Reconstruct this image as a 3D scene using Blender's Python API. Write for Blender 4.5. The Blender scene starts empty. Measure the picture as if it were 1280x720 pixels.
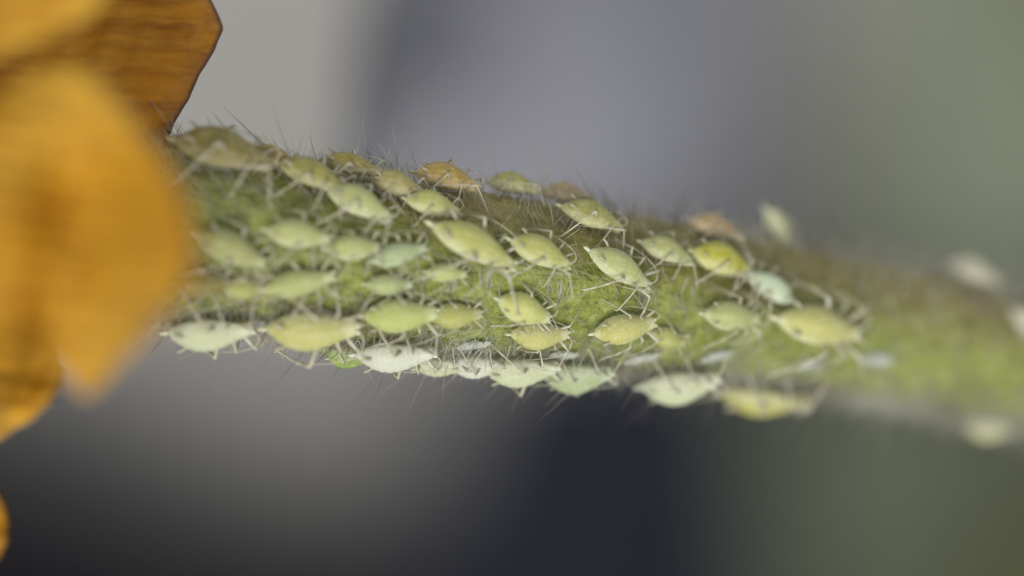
# Macro close-up: pale green aphids on a hairy stem beside a withered orange flower.
# 1 Blender unit = 1 centimetre.
import bpy, math, random
import numpy as np
from mathutils import Vector, Matrix

random.seed(7)
rng = np.random.default_rng(7)
sc = bpy.context.scene
sc.unit_settings.system = 'METRIC'
sc.unit_settings.scale_length = 0.01
col = sc.collection

# ------------------------------------------------------------------ camera
CAM_Y = -10.0
FIELD = 2.98                    # width of the field in the plane of focus, cm
cam_data = bpy.data.cameras.new('camera')
cam = bpy.data.objects.new('camera', cam_data)
col.objects.link(cam)
cam.location = (0, CAM_Y, 0)
cam.rotation_euler = (math.radians(90), 0, 0)
cam_data.sensor_width = 36
cam_data.lens = 36 * 10.0 / FIELD
cam_data.clip_start = 0.1
cam_data.clip_end = 1000
cam_data.dof.use_dof = True
cam_data.dof.focus_distance = 9.96
APERTURE = 0.82                 # diameter in cm
cam_data.dof.aperture_fstop = cam_data.lens * 1e-3 / APERTURE
sc.camera = cam

# ------------------------------------------------------------------ light: soft daylight
world = bpy.data.worlds.new('World')
sc.world = world
world.use_nodes = True
bg = world.node_tree.nodes['Background']
bg.inputs[0].default_value = (0.95, 0.97, 1.0, 1)
bg.inputs[1].default_value = 0.48

sun_data = bpy.data.lights.new('sun', 'SUN')
sun_data.energy = 1.9
sun_data.angle = math.radians(28)
sun_data.color = (1.0, 0.975, 0.92)
sun = bpy.data.objects.new('sun', sun_data)
col.objects.link(sun)
sun_from = Vector((-0.12, -0.87, -0.48))
sun.rotation_euler = sun_from.to_track_quat('Z', 'Y').to_euler()
sun.location = sun_from * 40

sc.view_settings.view_transform = 'Standard'
sc.view_settings.look = 'None'
sc.view_settings.exposure = 0.38
sc.view_settings.gamma = 1.0
sc.cycles.use_denoising = True
sc.cycles.max_bounces = 8
sc.cycles.transparent_max_bounces = 8


# ------------------------------------------------------------------ helpers
def W(px, py, y=0.0):
    """A place in the plant's front view (the photograph's 1280 x 720 raster) at depth y, in cm."""
    k = FIELD / 1280 * (y - CAM_Y) / 10.0
    return Vector(((px - 640) * k, y, (360 - py) * k))


def smooth(me):
    me.polygons.foreach_set('use_smooth', [True] * len(me.polygons))
    return me


def mesh(name, verts, faces, mats, mat_idx=None, attrs=None, smooth_=True):
    me = bpy.data.meshes.new(name)
    me.from_pydata([tuple(v) for v in verts], [], faces)
    for m in (mats if isinstance(mats, (list, tuple)) else [mats]):
        me.materials.append(m)
    if mat_idx is not None:
        me.polygons.foreach_set('material_index', mat_idx)
    for k, vals in (attrs or {}).items():
        a = me.attributes.new(k, 'FLOAT', 'POINT')
        a.data.foreach_set('value', list(vals))
    if smooth_:
        smooth(me)
    me.update()
    return me


def obj(name, me, parent=None, **props):
    o = bpy.data.objects.new(name, me)
    col.objects.link(o)
    o.parent = parent
    for k, v in props.items():
        o[k] = v
    return o


class Geo:
    def __init__(self):
        self.v, self.f, self.m, self.a = [], [], [], []

    def tube(self, path, radii, sides=6, mat=0, att=0.0, cap=True):
        path = [Vector(p) for p in path]
        base = len(self.v)
        n = len(path)
        ref = None
        for i, p in enumerate(path):
            t = (path[min(i + 1, n - 1)] - path[max(i - 1, 0)]).normalized()
            if ref is None:
                ref = t.orthogonal().normalized()
            ref = (ref - t * ref.dot(t))
            ref = ref.normalized() if ref.length > 1e-6 else t.orthogonal().normalized()
            b = t.cross(ref)
            for k in range(sides):
                a = 2 * math.pi * k / sides
                self.v.append(p + (ref * math.cos(a) + b * math.sin(a)) * radii[i])
                self.a.append(att)
        for i in range(n - 1):
            for k in range(sides):
                a0 = base + i * sides + k
                a1 = base + i * sides + (k + 1) % sides
                self.f.append((a0, a1, a1 + sides, a0 + sides))
                self.m.append(mat)
        if cap:
            self.f.append(tuple(base + (n - 1) * sides + k for k in range(sides)))
            self.m.append(mat)
            self.f.append(tuple(base + k for k in reversed(range(sides))))
            self.m.append(mat)

    def build(self, name, mats, att=None):
        return mesh(name, self.v, self.f, mats, self.m, {att: self.a} if att else None)


def bez(pts, n):
    """Catmull-Rom through the points."""
    P = [Vector(p) for p in pts]
    P = [P[0] * 2 - P[1]] + P + [P[-1] * 2 - P[-2]]
    out = []
    segs = len(P) - 3
    for i in range(n):
        t = i / (n - 1) * segs
        k = min(int(t), segs - 1)
        u = t - k
        a, b, c, d = P[k:k + 4]
        out.append(0.5 * ((2 * b) + (c - a) * u + (2 * a - 5 * b + 4 * c - d) * u * u + (3 * b - a - 3 * c + d) * u ** 3))
    return out


class NT:
    """Small wrapper to write node materials."""
    def __init__(self, name):
        self.mat = bpy.data.materials.new(name)
        self.mat.use_nodes = True
        self.t = self.mat.node_tree
        self.b = self.t.nodes['Principled BSDF']
        self.out = self.t.nodes['Material Output']

    def n(self, typ, **kw):
        nd = self.t.nodes.new(typ)
        for k, v in kw.items():
            setattr(nd, k, v)
        return nd

    def l(self, a, b):
        self.t.links.new(a, b)

    def noise(self, scale, detail=4, rough=0.55, vec=None, stretch=None):
        nd = self.n('ShaderNodeTexNoise')
        nd.inputs['Scale'].default_value = scale
        nd.inputs['Detail'].default_value = detail
        nd.inputs['Roughness'].default_value = rough
        if vec is None:
            vec = self.n('ShaderNodeTexCoord').outputs['Object']
        if stretch:
            mp = self.n('ShaderNodeMapping')
            mp.inputs['Scale'].default_value = stretch
            self.l(vec, mp.inputs['Vector'])
            vec = mp.outputs['Vector']
        self.l(vec, nd.inputs['Vector'])
        return nd.outputs['Fac']

    def ramp(self, fac, stops):
        nd = self.n('ShaderNodeValToRGB')
        e = nd.color_ramp.elements
        while len(e) < len(stops):
            e.new(0.5)
        for el, (p, c) in zip(e, stops):
            el.position = p
            el.color = tuple(c) + (1,) if len(c) == 3 else c
        self.l(fac, nd.inputs['Fac'])
        return nd.outputs['Color']

    def mix(self, fac, a, b, blend='MIX'):
        nd = self.n('ShaderNodeMix', data_type='RGBA', blend_type=blend)
        for sock, v in ((nd.inputs[0], fac), (nd.inputs[6], a), (nd.inputs[7], b)):
            if hasattr(v, 'is_linked') or hasattr(v, 'node'):
                self.l(v, sock)
            elif isinstance(v, (tuple, list)):
                sock.default_value = tuple(v) + (1,) if len(v) == 3 else v
            else:
                sock.default_value = v
        return nd.outputs[2]

    def math(self, op, a, b=0.0, clamp=False):
        nd = self.n('ShaderNodeMath', operation=op, use_clamp=clamp)
        for sock, v in ((nd.inputs[0], a), (nd.inputs[1], b)):
            if hasattr(v, 'node'):
                self.l(v, sock)
            else:
                sock.default_value = v
        return nd.outputs[0]

    def attr(self, name):
        return self.n('ShaderNodeAttribute', attribute_name=name).outputs['Fac']

    def bump(self, h, strength, dist):
        nd = self.n('ShaderNodeBump')
        nd.inputs['Strength'].default_value = strength
        nd.inputs['Distance'].default_value = dist
        self.l(h, nd.inputs['Height'])
        self.l(nd.outputs[0], self.b.inputs['Normal'])

    def set(self, **kw):
        for k, v in kw.items():
            s = self.b.inputs[k.replace('_', ' ')]
            if hasattr(v, 'node'):
                self.l(v, s)
            else:
                s.default_value = v

    def translucent(self, colour, amount):
        """Thin tissue: light from behind comes through."""
        tr = self.n('ShaderNodeBsdfTranslucent')
        if hasattr(colour, 'node'):
            self.l(colour, tr.inputs[0])
        else:
            tr.inputs[0].default_value = tuple(colour) + (1,)
        mx = self.n('ShaderNodeMixShader')
        mx.inputs[0].default_value = amount
        self.l(self.b.outputs[0], mx.inputs[1])
        self.l(tr.outputs[0], mx.inputs[2])
        self.l(mx.outputs[0], self.out.inputs[0])


# ------------------------------------------------------------------ materials
def mat_stem():
    m = NT('stem_skin')
    flush = m.attr('flush')                    # reddish brown flush along one flank of the stem
    n1 = m.noise(9, 5, 0.6)
    n2 = m.noise(45, 4, 0.6)
    fib = m.noise(26, 4, 0.6, stretch=(0.18, 1, 1))
    n3 = m.noise(24, 5, 0.7, stretch=(0.5, 1, 1))
    green = m.ramp(n3, [(0.32, (0.11, 0.115, 0.015)), (0.46, (0.235, 0.285, 0.032)), (0.68, (0.43, 0.48, 0.13))])
    brown = m.ramp(n3, [(0.33, (0.13, 0.095, 0.014)), (0.5, (0.24, 0.19, 0.04)), (0.7, (0.38, 0.28, 0.12))])
    f = m.math('ADD', flush, m.math('MULTIPLY', m.math('SUBTRACT', n2, 0.5), 0.9), True)
    c = m.mix(f, green, brown)
    c = m.mix(m.math('MULTIPLY', fib, 0.35), c, (0.42, 0.46, 0.18))
    m.set(Base_Color=c, Roughness=0.55, Subsurface_Weight=0.25, Subsurface_Scale=0.03)
    m.b.inputs['Subsurface Radius'].default_value = (0.8, 1.0, 0.3)
    h = m.math('ADD', m.math('ADD', fib, n3), m.math('MULTIPLY', n2, 0.7))
    m.bump(h, 0.9, 0.024)
    return m.mat


def mat_aphid():
    m = NT('aphid_skin')
    tint = m.n('ShaderNodeObjectInfo').outputs['Color']
    pale = m.attr('pale')
    n1 = m.noise(7, 4, 0.6)
    n2 = m.noise(9, 4, 0.65, stretch=(0.45, 2.6, 2.6))
    seg = m.noise(11, 2, 0.5, stretch=(2.6, 0.3, 0.3))
    bw = m.n('ShaderNodeRGBToBW')
    m.l(tint, bw.inputs[0])
    lightc = m.mix(m.math('MULTIPLY', bw.outputs[0], 1.35, True), m.mix(0.5, tint, tint, 'ADD'), (0.74, 0.76, 0.66))
    c = m.mix(m.math('MULTIPLY', pale, m.math('ADD', n1, 0.6), True), m.mix(0.10, tint, (0.18, 0.20, 0.02)), lightc)
    c = m.mix(m.math('MULTIPLY', m.math('SUBTRACT', n1, 0.42, True), 1.3, True), c, m.mix(0.5, tint, (0.62, 0.60, 0.16)))
    c = m.mix(m.math('MULTIPLY', m.math('SUBTRACT', n2, 0.50, True), 1.8, True), c, (0.70, 0.73, 0.60))
    c = m.mix(m.math('MULTIPLY', m.math('SUBTRACT', 0.5, n2, True), 1.2, True), c, m.mix(0.45, tint, (0.20, 0.22, 0.04)))
    c = m.mix(m.math('MULTIPLY', m.math('SUBTRACT', seg, 0.52, True), 1.0, True), c, m.mix(0.5, tint, (0.24, 0.25, 0.07)))
    m.set(Base_Color=c, Roughness=0.42, Subsurface_Weight=0.35, Subsurface_Scale=0.02)
    m.b.inputs['Subsurface Radius'].default_value = (1.0, 1.0, 0.4)
    m.b.inputs['Specular IOR Level'].default_value = 0.4
    m.bump(m.noise(30, 3, 0.5, stretch=(2.2, 0.6, 0.6)), 0.35, 0.02)
    return m.mat


def mat_limb():
    m = NT('aphid_limb')
    c = m.ramp(m.noise(8, 3), [(0.35, (0.46, 0.41, 0.28)), (0.6, (0.78, 0.76, 0.62))])
    m.set(Base_Color=c, Roughness=0.35)
    m.translucent((0.7, 0.68, 0.45), 0.3)
    return m.mat


def mat_simple(name, c, rough=0.5, spec=0.5):
    m = NT(name)
    nz = m.noise(20, 3)
    m.set(Base_Color=m.mix(m.math('MULTIPLY', nz, 0.5), c, tuple(0.6 * x for x in c)), Roughness=rough)
    m.b.inputs['Specular IOR Level'].default_value = spec
    return m.mat


def mat_hair():
    m = NT('plant_hair')
    c = m.ramp(m.noise(3, 2), [(0.35, (0.46, 0.42, 0.34)), (0.65, (0.78, 0.78, 0.68))])
    m.set(Base_Color=c, Roughness=0.35)
    m.translucent((0.6, 0.58, 0.48), 0.35)
    return m.mat


def mat_bristle():
    m = NT('bristle')
    m.set(Base_Color=m.ramp(m.noise(3, 2), [(0.35, (0.17, 0.135, 0.125)), (0.6, (0.48, 0.44, 0.38))]), Roughness=0.4)
    m.translucent((0.4, 0.35, 0.3), 0.3)
    return m.mat


def mat_petal():
    m = NT('withered_petal')
    co = m.n('ShaderNodeTexCoord').outputs['Object']
    big = m.noise(1.3, 4, 0.6)
    vein = m.noise(9, 5, 0.65, stretch=(0.30, 0.5, 3.2))
    spot = m.noise(7, 4, 0.7)
    c = m.ramp(big, [(0.28, (0.50, 0.22, 0.008)), (0.5, (0.72, 0.38, 0.022)), (0.72, (0.84, 0.53, 0.07))])
    c = m.mix(m.math('MULTIPLY', m.math('SUBTRACT', vein, 0.44, True), 2.6, True), c, (0.30, 0.105, 0.008))
    c = m.mix(m.math('MULTIPLY', m.math('SUBTRACT', spot, 0.62, True), 3.0, True), c, (0.26, 0.12, 0.03))
    rim = m.attr('rim')
    c = m.mix(1.0, c, m.n('ShaderNodeObjectInfo').outputs['Color'], 'MULTIPLY')
    c = m.mix(rim, c, (0.10, 0.028, 0.012))
    m.set(Base_Color=c, Roughness=0.5)
    m.b.inputs['Specular IOR Level'].default_value = 0.3
    m.bump(m.math('ADD', vein, m.math('MULTIPLY', spot, 0.4)), 0.9, 0.03)
    m.translucent(c, 0.28)
    return m.mat


def mat_backdrop(name, c, scale=0.25, vary=0.35):
    m = NT(name)
    nz = m.noise(scale, 4, 0.6)
    a = tuple(x * (1 - vary) for x in c)
    b = tuple(min(1, x * (1 + vary)) for x in c)
    m.set(Base_Color=m.ramp(nz, [(0.35, a), (0.65, b)]), Roughness=0.9)
    m.b.inputs['Specular IOR Level'].default_value = 0.1
    return m.mat


M_STEM, M_APHID, M_LIMB, M_HAIR, M_PETAL = mat_stem(), mat_aphid(), mat_limb(), mat_hair(), mat_petal()
M_BRISTLE = mat_bristle()
M_EYE = mat_simple('eye', (0.012, 0.008, 0.008), 0.25)
M_SEPAL = mat_simple('sepal', (0.10, 0.15, 0.03), 0.6)
M_SKIN = NT('shed_skin')
M_SKIN.set(Base_Color=M_SKIN.ramp(M_SKIN.noise(30, 4), [(0.35, (0.50, 0.53, 0.46)), (0.65, (0.78, 0.80, 0.74))]), Roughness=0.5)
M_SKIN.translucent((0.8, 0.82, 0.75), 0.4)
M_SKIN = M_SKIN.mat


# ------------------------------------------------------------------ setting far behind, thrown out of focus
def slab(name, outline, depth, thick, mat, bulge=0.0, tilt=0.0, n=28):
    """A rounded upright mass: outline in the front view at its own depth, domed towards the front."""
    out = bez([Vector((a, b, 0)) for a, b in outline] + [Vector((outline[0][0], outline[0][1], 0))], n * 4)[:-1]
    cx = sum(p.x for p in out) / len(out)
    cy = sum(p.y for p in out) / len(out)
    rings = 8
    verts, faces = [], []
    for r in range(rings + 1):
        k = 1 - r / rings
        for p in out:
            x, y = cx + (p.x - cx) * k, cy + (p.y - cy) * k
            d = depth + tilt * (p.x - cx) * k / 430.0 - bulge * (1 - k * k) + 0.03 * thick * math.sin(x * .013 + y * .009)
            q = W(x, y, d)
            verts.append(q)
    m = len(out)
    for r in range(rings):
        for i in range(m):
            a, b = r * m + i, r * m + (i + 1) % m
            faces.append((a, b, b + m, a + m))
    base = len(verts)
    for p in out:
        q = W(p.x, p.y, depth + tilt * (p.x - cx) / 430.0)
        verts.append(q + Vector((0, thick, 0)))
    for i in range(m):
        faces.append((i, base + i, base + (i + 1) % m, (i + 1) % m))
    faces.append(tuple(base + i for i in range(m)))
    return obj(name, mesh(name, verts, faces, mat), kind='structure')


slab('backdrop', [(-2600, -1500), (640, -1700), (3800, -1500), (3900, 360), (3800, 2200), (640, 2400), (-2600, 2200), (-2700, 360)],
     110, 4.0, mat_backdrop('pale_grey_backdrop', (0.290, 0.282, 0.268), 0.02, 0.05))
slab('blue_grey_backdrop', [(492, -520), (760, -560), (960, -120), (950, 180), (880, 300), (620, 345), (440, 300), (434, 120), (470, -120)],
     26, 1.5, mat_backdrop('blue_grey_surface', (0.232, 0.236, 0.266), 0.3, 0.06), 0.3, 40.0)
slab('dark_blue_backdrop', [(575, 400), (880, 400), (950, 560), (960, 900), (700, 1100), (500, 900), (530, 640), (565, 500)],
     94, 1.0, mat_backdrop('dark_blue_surface', (0.011, 0.0125, 0.019), 0.1, 0.15), 0.3)  # unlit lower part of the bluish band, its shade put into the colour
slab('dark_green_backdrop', [(960, 450), (1250, 430), (1700, 440), (2300, 500), (2400, 1700), (860, 1700), (900, 900), (930, 600)],
     96, 1.0, mat_backdrop('dark_green_foliage', (0.098, 0.112, 0.078), 0.1, 0.10), 0.5)
slab('green_backdrop', [(1130, -700), (1700, -900), (2500, 0), (2500, 1500), (1500, 1700), (880, 1500), (900, 760), (970, 480), (1090, 200)],
     100, 5.0, mat_backdrop('grey_green_foliage', (0.175, 0.195, 0.140), 0.1, 0.10), 2.0)
slab('olive_backdrop', [(1260, 680), (1500, 520), (2300, 500), (2400, 1700), (1150, 1700), (1100, 1060)],
     92, 4.0, mat_backdrop('olive_foliage', (0.068, 0.070, 0.030), 0.1, 0.15), 1.5)
slab('olive_backdrop', [(1340, -700), (2000, -900), (2300, 100), (1600, 120), (1400, 0), (1320, -200)],
     92, 4.0, mat_backdrop('olive_foliage_upper', (0.085, 0.088, 0.045), 0.1, 0.15), 1.5)
slab('ground', [(-1500, 520), (-300, 500), (60, 570), (330, 685), (640, 690), (900, 770), (1500, 960), (1500, 2200), (-1500, 2200)],
     103.0, 1.0, mat_backdrop('shaded_dark_soil', (0.008, 0.007, 0.009), 0.1, 0.3), 0.5)  # dark soil, with the shade over the ground painted into its colour


# ------------------------------------------------------------------ the plant: stem
plant = obj('plant', None, label='hairy green stem with a withered orange flower, carrying the aphids', category='plant')
AX = [(-420, 245, .215), (-150, 262, .235), (100, 281, .240), (300, 303, .240), (640, 347, .234), (1000, 395, .205), (1280, 450, .196), (1500, 492, .19), (1800, 560, .18)]
ax_pts, ax_r = [], []
for px, py, r in AX:
    y = float(np.interp(px, [-420, 0, 400, 640, 820, 1000, 1280, 1800], [-0.30, -0.15, 0.0, 0.15, 0.32, 0.58, 1.05, 2.0]))
    ax_pts.append(W(px, py, y))
    ax_r.append(r)
NS, NTH = 420, 120
axis = bez(ax_pts, NS)
rad = [v.x for v in bez([Vector((r, 0, 0)) for r in ax_r], NS)]
frames = []
for i in range(NS):
    t = (axis[min(i + 1, NS - 1)] - axis[max(i - 1, 0)]).normalized()
    e1 = Vector((0, -1, 0))
    e1 = (e1 - t * e1.dot(t)).normalized()
    e2 = e1.cross(t).normalized()
    if e2.z < 0:
        e2 = -e2
    frames.append((t, e1, e2))


def stem_r(i, th):
    r = rad[i]
    s = i * 0.055
    return r * (1 + 0.020 * math.cos(5 * th + 0.3 * math.sin(s * .5)) + 0.016 * math.sin(3 * th + s * 0.7)
                + 0.014 * math.sin(s * 2.3 + 2 * th) + 0.010 * math.sin(s * 5.1 - 4 * th) + 0.006 * math.sin(s * 13 + 9 * th))


def on_stem(i, th, lift=0.0):
    i = max(0, min(NS - 1, int(round(i))))
    t, e1, e2 = frames[i]
    d = e1 * math.cos(th) + e2 * math.sin(th)
    return axis[i] + d * (stem_r(i, th) + lift), d, t


verts, flush, faces = [], [], []
for i in range(NS):
    for k in range(NTH):
        th = 2 * math.pi * k / NTH
        p, d, t = on_stem(i, th)
        verts.append(p)
        a = math.degrees(math.atan2(math.sin(th - math.radians(82)), math.cos(th - math.radians(82))))
        wd = float(np.interp(p.x, [-0.6, 0.0, 0.9, 1.5], [66, 80, 100, 96]))
        fl = max(0.0, 1 - abs(a) / wd)
        x_along = min(1.0, max(0.25, (p.x + 0.75) / 0.5))
        flush.append(min(1.0, fl * 1.7) * x_along)
for i in range(NS - 1):
    for k in range(NTH):
        a, b = i * NTH + k, i * NTH + (k + 1) % NTH
        faces.append((a, b, b + NTH, a + NTH))
faces.append(tuple(range(NTH - 1, -1, -1)))
faces.append(tuple((NS - 1) * NTH + k for k in range(NTH)))
stem = obj('stem', mesh('stem', verts, faces, M_STEM, attrs={'flush': flush}), plant)

# front-view lookup of the stem's skin, used to set things down on it
_gi = np.arange(0, NS)
_gth = np.radians(np.arange(-100, 101, 1.0))
_pts = np.array([[on_stem(i, th)[0] for th in _gth] for i in _gi])
_k = FIELD / 1280 * (_pts[:, :, 1] - CAM_Y) / 10.0
_px = _pts[:, :, 0] / _k + 640
_py = 360 - _pts[:, :, 2] / _k


def find(px, py, th_max=90):
    d = (_px - px) ** 2 + (_py - py) ** 2
    d = np.where(np.abs(np.degrees(_gth))[None, :] > th_max, 1e9, d)
    i, k = np.unravel_index(np.argmin(d), d.shape)
    return int(i), float(_gth[k])


# fine hairs of the stem
def hair_path(i, th, length, lean, curl, jit):
    p, d, t = on_stem(i, th, -0.006)
    side = d.cross(t)
    dirv = (d - t * lean + side * jit).normalized()
    pts = []
    n = 5
    for k in range(n):
        u = k / (n - 1)
        pts.append(p + dirv * length * u + (t * -curl + side * jit * 0.4) * length * u * u)
    return pts


g = Geo()
for k in range(11500):
    i = rng.integers(6, NS - 6)
    th = rng.uniform(-2.2, 2.2)
    L = abs(rng.normal(0.045, 0.025)) + 0.012
    r = rng.uniform(0.0009, 0.0019)
    g.tube(hair_path(i, th, L, rng.normal(0.35, 0.5), rng.normal(0.1, 0.25), rng.normal(0, 0.35)), [r * 1.2, r, r * .8, r * .55, r * .25], 3, cap=False)
for k in range(4200):                        # woolly lower flank
    i = rng.integers(6, NS - 40)
    th = math.radians(rng.normal(-68, 20))
    L = rng.uniform(0.04, 0.11)
    r = rng.uniform(0.0009, 0.0017)
    g.tube(hair_path(i, th, L, rng.normal(0.4, 0.6), rng.normal(0.1, 0.3), rng.normal(0, 0.45)), [r * 1.2, r, r * .8, r * .55, r * .2], 3, cap=False)
for k in range(1500):
    i = rng.integers(6, NS - 6)
    th = rng.uniform(-2.3, 2.3)
    L = rng.uniform(0.06, 0.13)
    r = rng.uniform(0.0009, 0.0015)
    g.tube(hair_path(i, th, L, rng.normal(0.6, 0.35), rng.normal(0.1, 0.2), rng.normal(0, 0.25)), [r * 1.2, r, r * .8, r * .55, r * .2], 3, cap=False)
for (px, py, n) in ((455, 368, 16), (528, 362, 14), (470, 345, 10), (700, 372, 10), (610, 356, 12), (860, 372, 10), (345, 330, 10), (560, 366, 8), (800, 385, 10), (935, 425, 10)):
    for k in range(n):                       # tufts of straight pale hairs
        i, th = find(px + rng.normal(0, 9), py + rng.normal(0, 5))
        p, d, t = on_stem(i, th, 0)
        v = (d * 0.55 + Vector((rng.normal(0, .18), 0, 1)) * rng.choice([1, 1, -1])).normalized()
        L = rng.uniform(0.04, 0.075)
        r = rng.uniform(0.0011, 0.0020)
        g.tube([p, p + v * L * .3, p + v * L * .6, p + v * L], [r, r, r * .8, r * .3], 4, cap=False)
obj('hair_fuzz', g.build('hair_fuzz', M_HAIR), stem, kind='stuff')

for k in range(296):                         # the long bristles, most of them along the two silhouettes
    i = int(rng.integers(70, NS - 50))
    top = rng.random() < 0.5
    th = math.radians(rng.normal(88, 16) if top else rng.normal(-88, 18))
    L = rng.uniform(0.10, 0.26)
    r = rng.uniform(0.0011, 0.0020)
    h = Geo()
    h.tube(hair_path(i, th, L, rng.normal(0.75, 0.3), rng.normal(0.0, 0.15), rng.normal(0, 0.2)), [r * 1.3, r, r * .85, r * .6, r * .2], 4, cap=False)
    obj('hair', h.build('hair', M_BRISTLE), stem)


# ------------------------------------------------------------------ the withered flower
def interp(tab, v):
    ys = [a for a, _ in tab]
    xs = [b for _, b in tab]
    return float(np.interp(v, ys, xs))


def petal(name, right, left, depth, nu=70, nv=90, thick=0.010, rag=2.0, seed=1, rim_w=4.0, curl=0.05):
    """A thin crumpled petal: its outline row by row in the front view, depth(px, py) its folds."""
    r_ = np.random.default_rng(seed)
    v0, v1 = right[0][0], right[-1][0]
    ph = r_.uniform(0, 6.28, 6)
    front, rim = [], []
    for j in range(nv):
        py = v0 + (v1 - v0) * j / (nv - 1)
        xr = interp(right, py) + rag * (math.sin(py * .11 + ph[0]) + .6 * math.sin(py * .31 + ph[1]) + .4 * math.sin(py * .83 + ph[2]))
        xl = interp(left, py)
        for i in range(nu):
            u = (i / (nu - 1)) ** 0.8
            px = xl + (xr - xl) * u
            y = depth(px, py) + 0.010 * math.sin(px * .13 + py * .05 + ph[3]) + 0.007 * math.sin(py * .21 - px * .04 + ph[4])
            e = max(0.0, 1 - (xr - px) / 22.0)
            y += curl * e * e
            front.append(W(px, py, y))
            rim.append(max(0.0, min(1.0, 1 - (xr - px) / rim_w)))
    n = len(front)
    verts = front + [p + Vector((0, thick, 0)) for p in front]
    faces = []
    for j in range(nv - 1):
        for i in range(nu - 1):
            a = j * nu + i
            faces.append((a, a + nu, a + nu + 1, a + 1))
            faces.append((n + a, n + a + 1, n + a + nu + 1, n + a + nu))
    loop = [i for i in range(nu)] + [j * nu + nu - 1 for j in range(1, nv)] + [(nv - 1) * nu + i for i in range(nu - 2, -1, -1)] + [j * nu for j in range(nv - 2, 0, -1)]
    for a, b in zip(loop, loop[1:] + loop[:1]):
        faces.append((a, b, n + b, n + a))
    return obj(name, mesh(name, verts, faces, M_PETAL, attrs={'rim': rim + rim}), flower)


# the receptacle that the petals grow from, left of the picture
g = Geo()
c0 = W(-330, 255, -0.55)
g.tube([c0 + Vector((x, 0.0, 0)) for x in (-0.25, -0.1, 0.1, 0.3, 0.45)], [0.12, 0.30, 0.38, 0.30, 0.22], 20)
flower = obj('flower', g.build('flower', M_SEPAL), plant, label='withered orange flower at the end of the stem')

petal('petal', [(-160, 205), (-60, 240), (0, 263), (20, 273), (35, 281), (60, 268), (100, 247), (140, 226), (178, 207), (200, 199), (260, 180), (330, 150)],
      [(-160, -330), (330, -330)],
      lambda x, y: -0.02 - 0.0009 * max(0, 262 - x) - 0.05 * math.sin((y - 20) / 60.0) + 0.05 * math.sin(x / 47.0 + y / 90.0), seed=3, rag=1.2, rim_w=4.0).color = (0.86, 0.70, 0.55, 1)
petal('petal', [(84, 88), (90, 112), (100, 132), (115, 146), (130, 157), (170, 192), (240, 238), (300, 252), (340, 246), (370, 228), (410, 192), (450, 160), (480, 130), (497, 112)],
      [(84, 76), (90, 52), (100, 28), (115, 4), (126, -30), (140, -330), (425, -330), (432, 0), (450, 62), (475, 88), (497, 104)],
      lambda x, y: -1.50 - 0.0005 * (x - 100) + 0.04 * math.sin(x / 31.0 + y / 110.0 + 0.4) + 0.05 * math.sin(y / 60.0 - x / 90.0) + 0.000004 * (y - 270) ** 2
      + 0.27 * math.exp(-((x - 85 + 0.1 * (y - 270)) / 58.0) ** 2 - ((y - 275) / 110.0) ** 2) + 0.10 * math.exp(-((x - 45) / 16.0) ** 2 - ((y - 400) / 60.0) ** 2),
      seed=5, rag=3.0, rim_w=2.0, curl=0.14)
petal('petal', [(-200, 215), (-60, 165), (0, 140), (20, 118), (45, 70), (62, 32), (74, 0), (84, -30), (120, -120)],
      [(-200, -330), (120, -330)],
      lambda x, y: -1.25 + 0.06 * math.sin(x / 37.0 + y / 50.0) + 0.04 * math.sin(y / 29.0), nu=50, nv=50, seed=15, rag=2.0, rim_w=2.0, curl=0.15)
petal('petal', [(330, 20), (400, 50), (440, 68), (466, 77), (488, 73), (505, 66), (522, 46), (538, 18), (556, -8), (575, -40)],
      [(330, -330), (575, -330)],
      lambda x, y: -0.55 - 0.001 * (60 - x) + 0.05 * math.sin(x / 18.0 + y / 40.0) + 0.04 * math.sin(y / 17.0), nu=60, nv=60, seed=9, rag=2.2, rim_w=5.0, curl=0.08)
petal('petal', [(560, -60), (620, 2), (650, 13), (672, 10), (694, 1), (730, -30), (800, -120)],
      [(560, -330), (800, -330)],
      lambda x, y: -0.45 + 0.05 * math.sin(x / 18.0 + y / 30.0), nu=40, nv=50, seed=12, rag=1.5, rim_w=4.0, curl=0.05)
# small green bract between petal and stem
g = Geo()
pth = [W(150, 205, 0.0), W(200, 190, 0.0), W(225, 181, 0.01), W(246, 183, 0.02), W(268, 192, 0.03)]
g.tube(bez(pth, 12), [0.03, .034, .036, .036, .034, .032, .029, .026, .022, .017, .011, .004], 10)
obj('bract', g.build('bract', M_SEPAL), flower)

# ------------------------------------------------------------------ aphids
PROF = [(0.00, .012), (.03, .045), (.07, .080), (.12, .112), (.20, .158), (.30, .192), (.42, .208), (.54, .200), (.65, .172), (.74, .142),
        (.81, .118), (.87, .102), (.91, .099), (.95, .092), (.975, .078), (.992, .050), (1.0, .012)]


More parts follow.
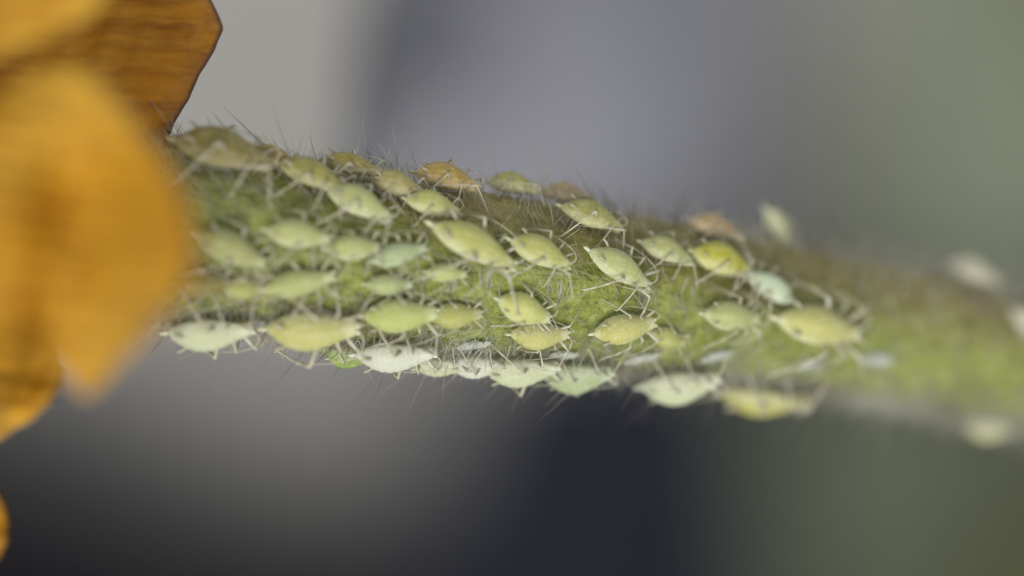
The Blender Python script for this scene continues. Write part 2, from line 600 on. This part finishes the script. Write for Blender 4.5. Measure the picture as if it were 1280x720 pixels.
def aphid_mesh(seed, plump=1.0, leg_spread=1.0):
    """One aphid of length 1, head towards +X, back towards +Z, standing on z = 0."""
    r_ = random.Random(seed)
    g = Geo()
    NX, NR = 44, 26
    z0 = 0.185
    ring = []
    for i in range(NX):
        t = 0.5 - 0.5 * math.cos(math.pi * i / (NX - 1))
        w = float(np.interp(t, [a for a, _ in PROF], [b for _, b in PROF])) * plump
        seg = 1 + 0.028 * math.sin(t * 2 * math.pi * 9.5) * (1 if t < .8 else .3)
        arch = 0.035 * math.sin(math.pi * min(1, t * 1.05)) - 0.05 * max(0, t - .8) * 2
        row = []
        for k in range(NR):
            a = 2 * math.pi * k / NR
            cy, cz = math.cos(a), math.sin(a)
            hz = w * (0.98 * seg if cz > 0 else 0.70)
            yy = w * cy * (1 + 0.03 * math.sin(t * 60) * abs(cy) ** 8)
            zz = hz * (abs(cz) ** 0.92) * (1 if cz > 0 else -1)
            if cz > 0:
                zz *= 1 + 0.06 * max(0, cz - .8) * 5          # low keel along the back
            row.append(len(g.v))
            g.v.append(Vector((t - 0.5, yy, z0 + arch + zz)))
            low = max(0.0, min(1.0, 0.80 - cz * 1.35))
            end = max(0.0, (t - .80) / .2) * .8 + max(0.0, (.10 - t) / .1) * .6
            mid = 0.35 * max(0.0, 1 - abs(cy) / 0.10) * (cz > 0)
            g.a.append(max(low, min(1, end), mid))
        ring.append(row)
    for i in range(NX - 1):
        for k in range(NR):
            a, b = ring[i][k], ring[i][(k + 1) % NR]
            c, d = ring[i + 1][(k + 1) % NR], ring[i + 1][k]
            g.f.append((a, d, c, b))
            g.m.append(0)
    # cauda, siphunculi
    g.tube([(-.47, 0, z0 + .0), (-.52, 0, z0 + .012), (-.56, 0, z0 + .016), (-.59, 0, z0 + .014)], [.030, .026, .020, .006], 8, 0, .8)
    for s in (-1, 1):
        g.tube([(-.26, s * .10, z0 + .10), (-.33, s * .135, z0 + .145), (-.40, s * .15, z0 + .165)], [.024, .017, .014], 7, 1, .8)
        # brow from which the antenna grows
        g.tube([(.44, s * .035, z0 + .01), (.50, s * .045, z0 + .02), (.525, s * .048, z0 + .022)], [.03, .026, .018], 7, 0, .9)
    # legs: coxa, femur up and out to the knee, tibia down to the foot, tarsus
    for s in (-1, 1):
        for (x, fx, tx, fy, ty, kz, fr) in ((.30, .20, .36, .17, .22, .28, .017), (.22, .06, -.02, .18, .28, .30, .017), (.12, -.12, -.42, .20, .30, .40, .021)):
            j = lambda a: r_.uniform(-a, a)
            ka = Vector((x + fx + j(.05), s * (.06 + fy * leg_spread + j(.03)), kz + j(.05)))
            ft = Vector((x + tx + j(.09), s * (.06 + (fy + ty * .55) * leg_spread + j(.05)), -.015))
            hip = Vector((x, s * .055, z0 - .06))
            path = [hip, hip.lerp(ka, .35) + Vector((0, 0, .015)), hip.lerp(ka, .75) + Vector((0, 0, .012)), ka,
                    ka.lerp(ft, .12), ka.lerp(ft, .5) + Vector((0, s * .015, .01)), ka.lerp(ft, .9), ft, ft + Vector((.05 * (1 if tx > 0 else -1), s * .02, 0))]
            g.tube(path, [fr * 1.25, fr * 1.3, fr * 1.1, fr * .85, fr * .75, fr * .62, fr * .55, fr * .6, fr * .3], 7, 1, .5)
    return g.build('aphid', [M_APHID, M_LIMB], 'pale')


def antenna_mesh(seed, s):
    r_ = random.Random(seed * 2 + (s > 0))
    z = 0.205
    a = r_.uniform(-.06, .06)
    pts = [(.515, s * .048, z), (.56, s * (.10 + a * .3), z + .05), (.50, s * (.20 + a), z + .10), (.28, s * (.30 + a), z + .10), (.02, s * (.36 + a), z + .06), (-.22, s * (.36 + a * 2), z + .01)]
    g = Geo()
    p = bez(pts, 16)
    g.tube(p, [.009 - .0065 * k / 15 for k in range(16)], 5)
    return g.build('antenna', M_LIMB)


def eye_mesh():
    g = Geo()
    g.tube([(0, 0, -.017), (0, 0, -.013), (0, 0, -.006), (0, 0, .006), (0, 0, .013), (0, 0, .017)], [.004, .012, .017, .017, .012, .004], 10)
    return g.build('eye', M_EYE)


VARIANTS = [(aphid_mesh(10 + k, pl, sp), antenna_mesh(k, 1), antenna_mesh(k, -1)) for k, (pl, sp) in enumerate([(1.0, 1.0), (1.1, .9), (.92, 1.1), (1.04, 1.0), (.85, 1.05), (1.16, .95)])]
EYE = eye_mesh()

YG = (0.43, 0.44, 0.135)     # yellow green
PG = (0.42, 0.46, 0.190)     # pale green
YL = (0.52, 0.505, 0.180)     # yellow
OL = (0.20, 0.155, 0.035)     # olive
BR = (0.38, 0.24, 0.055)     # brownish
BG = (0.38, 0.46, 0.26)      # bluish green
WG = (0.54, 0.58, 0.38)      # whitish green
WH = (0.64, 0.66, 0.56)      # white
PK = (0.40, 0.27, 0.14)      # pinkish tan


def aphid(px, py, ln, ang, tint, label, roll=24, var=None, flip=False, wide=1.0, th=None, stand=False, name='aphid'):
    i, a = find(px, py)
    if th is not None:
        a = math.radians(th)
    p, d, t = on_stem(i, a)
    v = Vector((math.cos(math.radians(ang)), 0, math.sin(math.radians(ang))))
    h = (v - d * v.dot(d))
    h.normalize()
    depth = p.y - CAM_Y
    size = ln * FIELD / 1280 * depth / 10.0
    up = (d + Vector((0, 0, 1)) * math.tan(math.radians(roll)))
    up = (up - h * up.dot(h)).normalized()
    if flip:
        h = -h
    if stand:                                # head down in the hairs, tail in the air
        h = -v
        up = (t - h * t.dot(h)).normalized()
        p = p + v * size * 0.26 - up * size * 0.18
    side = up.cross(h)
    m = Matrix((h, side, up)).transposed().to_4x4()
    var = random.randrange(len(VARIANTS)) if var is None else var
    body, an1, an2 = VARIANTS[var]
    root = obj(name, body, None, label=label, category='aphid', group='aphids feeding on the stem')
    sz = size * 1.05
    root.matrix_world = Matrix.Translation(p) @ m @ Matrix.Diagonal((sz, sz * 1.08 * wide, sz * 1.08 * wide, 1))
    root.color = (*tint, 1)
    obj('antenna', an1, root)
    obj('antenna', an2, root)
    for s in (-1, 1):
        e = obj('eye', EYE, root)
        e.location = (.425, s * .072, .205)
    return root


APHIDS = [
    (272, 212, 118, -13, OL, 'large brownish olive aphid lying along the stem beside the sharp petal edge', dict(var=0, roll=10)),
    (440, 268, 84, -25, PG, 'pale green aphid with a black eye, below the olive aphids of the upper stem', dict(var=0)),
    (384, 236, 88, -28, (0.27, 0.25, 0.06), 'olive yellow aphid whose head touches the black-eyed pale green one', dict(var=2)),
    (534, 268, 66, -7, YG, 'small yellow green aphid alone below the orange brown one', dict(var=1)),
    (367, 301, 78, -7, PG, 'pale green aphid right of the big soft one by the petal', dict(var=3)),
    (438, 316, 66, 2, PG, 'small pale green aphid between the black-eyed one and a bluish one', dict(var=1)),
    (497, 325, 68, 14, BG, 'bluish green aphid behind the tail of the largest sharp aphid', dict(var=2)),
    (584, 321, 112, -24, YG, 'largest sharp aphid, yellow green with a pale lower edge and raised hind leg', dict(var=4, roll=32)),
    (667, 327, 80, -19, YG, 'sharp yellow green aphid walking right behind the largest one', dict(var=3, roll=30)),
    (762, 345, 88, -25, PG, 'sharp pale green aphid with a straight hind leg stretched out behind it', dict(var=2, roll=30)),
    (286, 316, 88, -25, (0.34, 0.36, 0.14), 'soft greyish olive aphid half hidden by the blurred orange petal', dict(var=0)),
    (374, 354, 88, 10, PG, 'pale green aphid above the big yellowish one near the lower edge', dict(var=4)),
    (252, 352, 70, -5, OL, 'small dull olive aphid tucked in beside the blurred orange petal', dict(var=1)),
    (389, 396, 110, -2, YL, 'big yellowish aphid with white forelegs near the lower edge', dict(var=0, roll=15)),
    (264, 394, 104, 17, WG, 'whitish green aphid on the lower edge by the petal, its legs hanging free', dict(var=2, roll=6)),
    (497, 386, 90, -2, (0.46, 0.52, 0.17), 'pale yellow green aphid directly above the white streaked one', dict(var=3, roll=18)),
    (569, 391, 64, -3, YG, 'small yellow green aphid head to tail with the paler one behind it', dict(var=1, roll=18)),
    (648, 387, 72, -28, (0.56, 0.58, 0.20), 'plump cream yellow aphid below the second sharp aphid', dict(var=5, roll=24)),
    (674, 410, 72, -12, YL, 'yellow aphid pressed against the underside of the plump cream one', dict(var=1, roll=6)),
    (495, 424, 96, 13, WH, 'white streaked aphid at the lower edge of the stem', dict(var=2, roll=4)),
    (551, 438, 78, 36, WG, 'whitish aphid climbing steeply at the lower edge', dict(var=4, roll=4)),
    (650, 441, 90, 10, WG, 'whitish green aphid below the plump cream one', dict(var=0, roll=0)),
    (597, 440, 70, 22, WH, 'white woolly aphid between two whitish ones on the lower edge', dict(var=3, roll=0)),
    (771, 405, 78, 1, YL, 'yellow aphid directly below the one with the stretched hind leg', dict(var=3, roll=14)),
    (829, 417, 50, -32, YG, 'very small yellow green aphid in front of the yellow one', dict(var=1, roll=10)),
    (722, 451, 84, 12, BG, 'bluish white aphid hanging at the lower edge below the yellow one', dict(var=5, roll=0)),
    (847, 459, 94, 20, WG, 'pale whitish green aphid tilted up at the lower edge', dict(var=1, roll=0)),
    (955, 474, 106, 0, (0.44, 0.42, 0.10), 'olive yellow aphid at the lower edge, last before the bare stem', dict(var=4, roll=0)),
    (903, 396, 76, -10, PG, 'pale green aphid between the very small one and the long yellow one', dict(var=3, roll=18)),
    (1004, 410, 118, -15, YL, 'long yellow aphid with a white tip where the bare stem begins', dict(var=4, roll=20)),
    (889, 338, 78, -6, (0.44, 0.42, 0.035), 'bright yellow green aphid behind the white legged one', dict(var=5, roll=26)),
    (826, 325, 68, -8, (0.38, 0.40, 0.16), 'dull pale aphid touching the tail of the bright yellow green one', dict(var=3, roll=26)),
    (951, 367, 74, -22, (0.52, 0.62, 0.44), 'white headed aphid with spread white legs facing the flower', dict(var=2, roll=28, flip=True)),
    (735, 286, 78, -10, (0.32, 0.31, 0.09), 'blurred dull green aphid on the brown upper side', dict(var=0, roll=20)),
    (886, 300, 66, -8, PK, 'blurred pinkish tan aphid above the bright yellow green one', dict(var=3, roll=10)),
    (976, 284, 64, 118, (0.50, 0.52, 0.16), 'blurred yellow green aphid standing up off the upper edge', dict(var=4, roll=0, th=80, stand=True)),
    (640, 238, 62, -35, (0.37, 0.34, 0.09), 'blurred yellowish aphid on the upper edge beside the pinkish one', dict(var=1, roll=0)),
    (708, 247, 62, -20, PK, 'blurred pinkish tan aphid on the upper edge of the stem', dict(var=3, roll=0)),
    (556, 240, 78, -8, BR, 'orange brown aphid on the upper edge of the stem', dict(var=3, roll=0)),
    (436, 224, 76, -12, (0.29, 0.23, 0.045), 'olive brown aphid on the upper edge under long bristles', dict(var=4, roll=0)),
    (492, 243, 66, -14, (0.33, 0.28, 0.10), 'small tan aphid on the upper edge behind the orange brown one', dict(var=1, roll=0)),
    (340, 210, 60, -18, (0.30, 0.21, 0.05), 'small brown aphid on the upper edge ahead of the large olive one', dict(var=1, roll=0)),
    (558, 344, 50, -4, (0.46, 0.52, 0.20), 'tiny pale aphid beneath the largest sharp one', dict(var=3, roll=14)),
    (437, 438, 66, 40, (0.24, 0.36, 0.05), 'deep green aphid at the lower edge behind the white streaked one', dict(var=5, roll=0)),
    (304, 357, 56, -8, (0.38, 0.40, 0.13), 'small soft yellow green aphid between the greyish olive and the petal-side whitish one', dict(var=1, roll=16)),
    (487, 356, 56, -3, (0.40, 0.47, 0.22), 'small pale green aphid sunk in the tufted hairs below the bluish green one', dict(var=3, roll=14)),
    (1236, 524, 58, -10, (0.66, 0.66, 0.38), 'strongly blurred cream aphid under the far bare stem', dict(var=5, roll=0)),
    (1212, 350, 62, -12, (0.55, 0.50, 0.40), 'strongly blurred whitish aphid on the upper edge of the far stem', dict(var=5, roll=0)),
    (1278, 412, 58, -30, (0.62, 0.58, 0.46), 'strongly blurred whitish aphid on the flank of the far stem', dict(var=1, roll=10)),
]
for a in APHIDS:
    aphid(*a[:6], **a[6])

# ------------------------------------------------------------------ shed skins caught among the hairs
def skin_mesh(seed):
    r_ = random.Random(seed)
    verts, faces = [], []
    NX, NR = 18, 12
    for i in range(NX):
        t = i / (NX - 1)
        w = .17 * math.sin(math.pi * (0.06 + .9 * t)) ** .8
        for k in range(NR):
            a = math.pi * (k / (NR - 1) * 1.5 - .25)
            q = 1 + r_.uniform(-.12, .12)
            verts.append(Vector((t - .5, w * math.cos(a) * q, .06 + w * .6 * math.sin(a) * q + .03 * math.sin(9 * t + k))))
    for i in range(NX - 1):
        for k in range(NR - 1):
            a = i * NR + k
            faces.append((a, a + 1, a + NR + 1, a + NR))
    g = Geo()
    g.v, g.f, g.m, g.a = verts, faces, [0] * len(faces), [0] * len(verts)
    for s in (-1, 1):
        for x, dx in ((.25, .2), (.1, .0), (.0, -.3)):
            a = Vector((x, s * .08, .05))
            b = Vector((x + dx * .5, s * r_.uniform(.2, .3), r_.uniform(.1, .22)))
            c = Vector((x + dx * 1.3, s * r_.uniform(.3, .45), 0))
            g.tube([a, a.lerp(b, .6), b, b.lerp(c, .5), c], [.016, .015, .012, .010, .006], 5)
    return g.build('shed_skin', M_SKIN)


SKINS = [skin_mesh(k) for k in range(3)]
SHED = [(590, 424, 44, 20, 'white shed skin above the white woolly aphid'),
        (1032, 392, 40, -20, 'blurred white shed skin beside the long yellow aphid with the white tip'),
        (702, 436, 40, -15, 'white shed skin between the plump cream aphid and the bluish white one'),
        (800, 440, 46, 15, 'white shed skin under the yellow aphid and its very small neighbour'),
        (322, 398, 46, 5, 'white shed skin between the petal-side whitish aphid and the big yellowish one'),
        (895, 440, 44, 10, 'soft white shed skin above the tilted whitish aphid head'),
        (1010, 452, 42, -10, 'soft white shed skin above the last olive yellow aphid'),
        (1092, 446, 50, -15, 'strongly blurred white shed skin on the lower flank of the bare far stem'),
        (212, 400, 40, 20, 'white shed skin at the blurred edge of the front petal')]
for n, (px, py, ln, ang, text) in enumerate(SHED):
    i, a = find(px, py)
    p, d, t = on_stem(i, a, 0.012)
    v = Vector((math.cos(math.radians(ang)), 0, math.sin(math.radians(ang))))
    h = (v - d * v.dot(d)).normalized()
    sz = ln * FIELD / 1280 * (p.y - CAM_Y) / 10.0
    o = obj('shed_skin', SKINS[n % 3], None, label=text, category='shed skin', group='shed aphid skins on the stem')
    o.matrix_world = Matrix.Translation(p) @ Matrix((h, d.cross(h), d)).transposed().to_4x4() @ Matrix.Diagonal((sz, sz, sz, 1))
